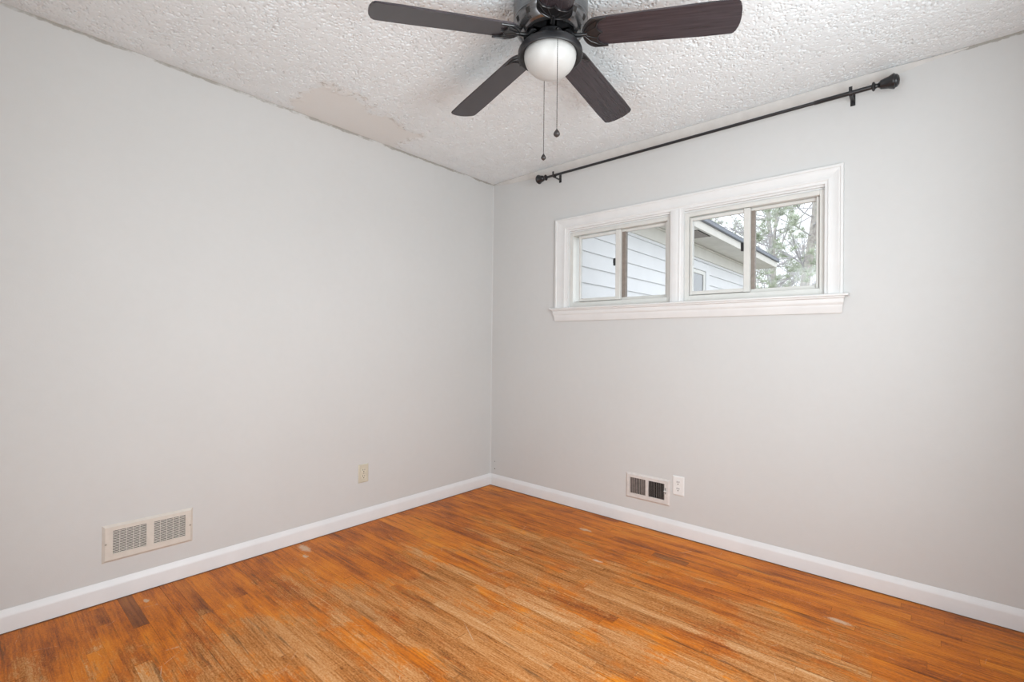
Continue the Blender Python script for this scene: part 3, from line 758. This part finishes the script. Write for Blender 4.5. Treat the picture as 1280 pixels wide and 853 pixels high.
# the end wall, same courses turned the corner
le = [bm.verts.new(wl(WXF, WY1+x, z)) for x, z in prof]; re = [bm.verts.new(wl(WXF-5, WY1+x, z)) for x, z in prof]
for k in range(len(prof)-1): bm.faces.new((le[k], re[k], re[k+1], le[k+1]))
bm.verts.remove(e0)
obj('siding', bm, MAT['siding'], wing)
def wbox(name, x0, x1, ya, yb, za, zb_, mat, bev=0):
    bm = bmesh.new(); a = wl(x0, ya, za); b = wl(x1, yb, zb_); box(bm, a[0], b[0], a[1], b[1], a[2], b[2], bev); return obj(name, bm, mat, wing)
wbox('corner_trim', WXF-.08, WXF+.022, WY1-.08, WY1+.022, -.5, 2.2, MAT['siding'], .004)
wbox('frieze', WXF-.02, WXF+.026, WY0, WY1+.03, 2.172, 2.318, MAT['frieze'], .003)
bm = bmesh.new(); a = wl(WXF, WY0, 2.30)
tube(bm, [wl(WXF+.034, WY0, 2.305), wl(WXF+.034, WY1+.03, 2.305)], .011, 8); obj('bed_mould', bm, MAT['fascia'], wing, smooth=60)
wbox('soffit', WXF-5, .945, WY0, 5.06, 2.318, 2.332, MAT['soffit'])
wbox('fascia', .935, .955, WY0, 5.08, 2.308, 2.392, MAT['fascia'], .003)
wbox('rake_board', WXF-5, .935, 5.06, 5.08, 2.308, 2.392, MAT['fascia'], .003)
wbox('drip_edge', .93, .985, WY0, 5.11, 2.392, 2.432, MAT['dripedge'], .004)
bm = bmesh.new()
pr = [(.985, 2.432), (.985, 2.438), (-1.8, 3.35), (-4.38, 2.438), (-4.38, 2.432), (-1.8, 3.335)]
A = [bm.verts.new(wl(x, WY0+.05, z)) for x, z in pr]; B = [bm.verts.new(wl(x, 5.11, z)) for x, z in pr]
for k in range(6): bm.faces.new((A[k], A[(k+1) % 6], B[(k+1) % 6], B[k]))
bm.faces.new((A[0], A[1], A[2], A[5])); bm.faces.new((A[2], A[3], A[4], A[5])); bm.faces.new((B[0], B[1], B[2], B[5])); bm.faces.new((B[2], B[3], B[4], B[5]))
obj('roof', bm, MAT['shingle'], wing)
bm = bmesh.new()                                         # gable above the end eave
for v in ((.93, 2.43), (-1.8, 3.33), (-4.3, 2.43)): bm.verts.new(wl(v[0], 5.0, v[1]))
bm.faces.new(bm.verts[:]); obj('gable', bm, MAT['siding'], wing)
bm = bmesh.new()
x0, x1, ya, yb = .72, .90, 2.06, 2.40
for k in range(9):
    y = ya + (yb-ya)*k/9; a = wl(x0, y, 2.311); b = wl(x1, y+.020, 2.317); box(bm, a[0], b[0], a[1], b[1], a[2], b[2])
a = wl(x0-.015, ya-.015, 2.316); b = wl(x1+.015, yb+.015, 2.3175); box(bm, a[0], b[0], a[1], b[1], a[2], b[2], mi=1)
obj('soffit_vent', bm, [MAT['fin'], MAT['vent_dark']], wing)
# its window
bm = bmesh.new(); fx0, fx1 = WXF-.01, WXF+.035
def wframe(bm, ya, yb, za, zb_, l, r, b, t, x0, x1, bev):
    p = wl(x0, ya, za); q = wl(x1, yb, zb_); rect_frame(bm, 'x', p[1], q[1], p[2], q[2], l, r, b, t, p[0], q[0], bev)
wframe(bm, 2.18, 3.14, .93, 2.12, .08, .12, .07, .09, fx0, fx1, .004)
wf = obj('window_frame', bm, MAT['siding'], wing)
bm = bmesh.new(); wframe(bm, 2.26, 3.02, 1.0, 2.03, .05, .06, .05, .045, fx0, WXF+.024, .003)
p = wl(fx0, 2.31, 1.48); q = wl(WXF+.022, 2.96, 1.53); box(bm, p[0], q[0], p[1], q[1], p[2], q[2], .003)
obj('sash', bm, MAT['vinyl'], wf)
bm = bmesh.new(); a = wl(WXF-.005, 2.26, 1.0); b = wl(WXF+.0145, 3.02, 2.03); box(bm, a[0], b[0], a[1], b[1], a[2], b[2]); obj('pane', bm, MAT['darkglass'], wf)

# trees beyond: tall pines and bare-limbed trees, each its own thing
def grow(bm, base, d, length, rad, depth, rnd, tips, up=.12, spread=.75, nseg=5):
    pts = [Vector(base)]; rads = [rad]; dd = Vector(d).normalized()
    for k in range(nseg):
        dd = (dd + Vector((rnd.uniform(-1, 1), rnd.uniform(-1, 1), rnd.uniform(-.6, .9)))*.16 + Vector((0, 0, up*.2))).normalized()
        pts.append(pts[-1] + dd*length/nseg); rads.append(rad*(1-.55*(k+1)/nseg))
    tube(bm, pts, rads, 5 if depth > 1 else 3, cap=False)
    if depth == 0:
        tips.append((pts[-1], dd)); tips.append((pts[len(pts)//2], dd)); return
    for k in range(rnd.choice((3, 4, 4))):
        i = rnd.randint(max(1, nseg//2-1), nseg)
        nd = (dd + Vector((rnd.uniform(-1, 1), rnd.uniform(-1, 1), rnd.uniform(-.5, .8)))*spread).normalized()
        grow(bm, pts[i], nd, length*rnd.uniform(.5, .75), rads[i]*.62, depth-1, rnd, tips, up, spread, max(3, nseg-1))
def tuft(bm, p, d, rnd, n=38, L=.22, wd=.006):
    for k in range(n):
        dr = (d*.5 + Vector((rnd.gauss(0, 1), rnd.gauss(0, 1), rnd.gauss(0, .8)))*.7).normalized()
        s = dr.cross(Vector((rnd.random(), rnd.random(), rnd.random()))).normalized()*wd
        q = p + dr*L*rnd.uniform(.6, 1.1)
        bm.faces.new((bm.verts.new(p-s), bm.verts.new(p+s), bm.verts.new(q)))
def pine(x, y, h, seed, lean, label, lo=.16):
    rnd = random.Random(seed)
    t = empty('pine_tree', (x, y, -.6), label, 'tree', None)
    bm = bmesh.new(); pts = []; rads = []
    for k in range(13):
        f = k/12; pts.append(Vector((lean*h*f + .16*math.sin(f*7+seed), .12*math.sin(f*5+seed*2), h*f))); rads.append(.15*(1-f*.8)*h/8)
    tube(bm, pts, rads, 9, cap=True); obj('trunk', bm, MAT['bark'], t, smooth=60)
    bb = bmesh.new(); bf = bmesh.new(); tips = []
    nb = int(h*4.2)
    for k in range(nb):
        f = lo + (1-lo)*(k+.5)/nb; i = min(11, int(f*12)); q = pts[i].lerp(pts[i+1], f*12-i)
        a = rnd.uniform(0, 2*PI); ln = (1.15-f)*h*.24*rnd.uniform(.6, 1.15)
        grow(bb, q, (math.cos(a), math.sin(a), rnd.uniform(-.15, .45)), ln, .032*(1.2-f)*h/8, 1 if ln < .7 else 2, rnd, tips, .25, .65)
    for p, d in tips:
        if rnd.random() < .62: tuft(bf, p, d, rnd)
    obj('branches', bb, MAT['twig'], t); obj('needles', bf, MAT['needle'], t)
def bare(x, y, h, seed, label):
    rnd = random.Random(seed)
    t = empty('bare_tree', (x, y, -.6), label, 'tree', None)
    bm = bmesh.new(); pts = []; rads = []
    for k in range(9):
        f = k/8; pts.append(Vector((.22*math.sin(f*4+seed), .18*math.sin(f*5+seed*3), h*.75*f))); rads.append(.10*(1-f*.75)*h/7)
    tube(bm, pts, rads, 8, cap=True); obj('trunk', bm, MAT['bark'], t, smooth=60)
    bb = bmesh.new(); tips = []
    for k in range(int(h*4.4)):
        f = .18 + .8*rnd.random(); i = min(7, int(f*8)); q = pts[i].lerp(pts[i+1], f*8-i)
        a = rnd.uniform(0, 2*PI)
        grow(bb, q, (math.cos(a), math.sin(a), rnd.uniform(.1, .9)), h*.24*rnd.uniform(.6, 1.1), .026*h/7, 3, rnd, tips, .3, .9)
    obj('branches', bb, MAT['twig'], t)
pine(.50, 9.8, 8.0, 3, .01, 'nearest pine, its slim grey trunk at the right edge of the window view', lo=.12)
bare(-.95, 14.2, 8.5, 21, 'bare grey tree with forked limbs right of the eave end')
pine(-4.6, 17.6, 9.5, 13, .02, 'pine rising behind the roof edge in the third pane')
pine(-3.9, 26.0, 12.5, 5, -.02, 'far pine directly behind the eave end, its crown over the roof corner')
bare(-10.0, 35.0, 9.5, 25, 'bare tree with thin twigs showing above the roof edge')
bare(-4.2, 36.5, 12.0, 19, 'farthest bare tree low in the right hand pane')
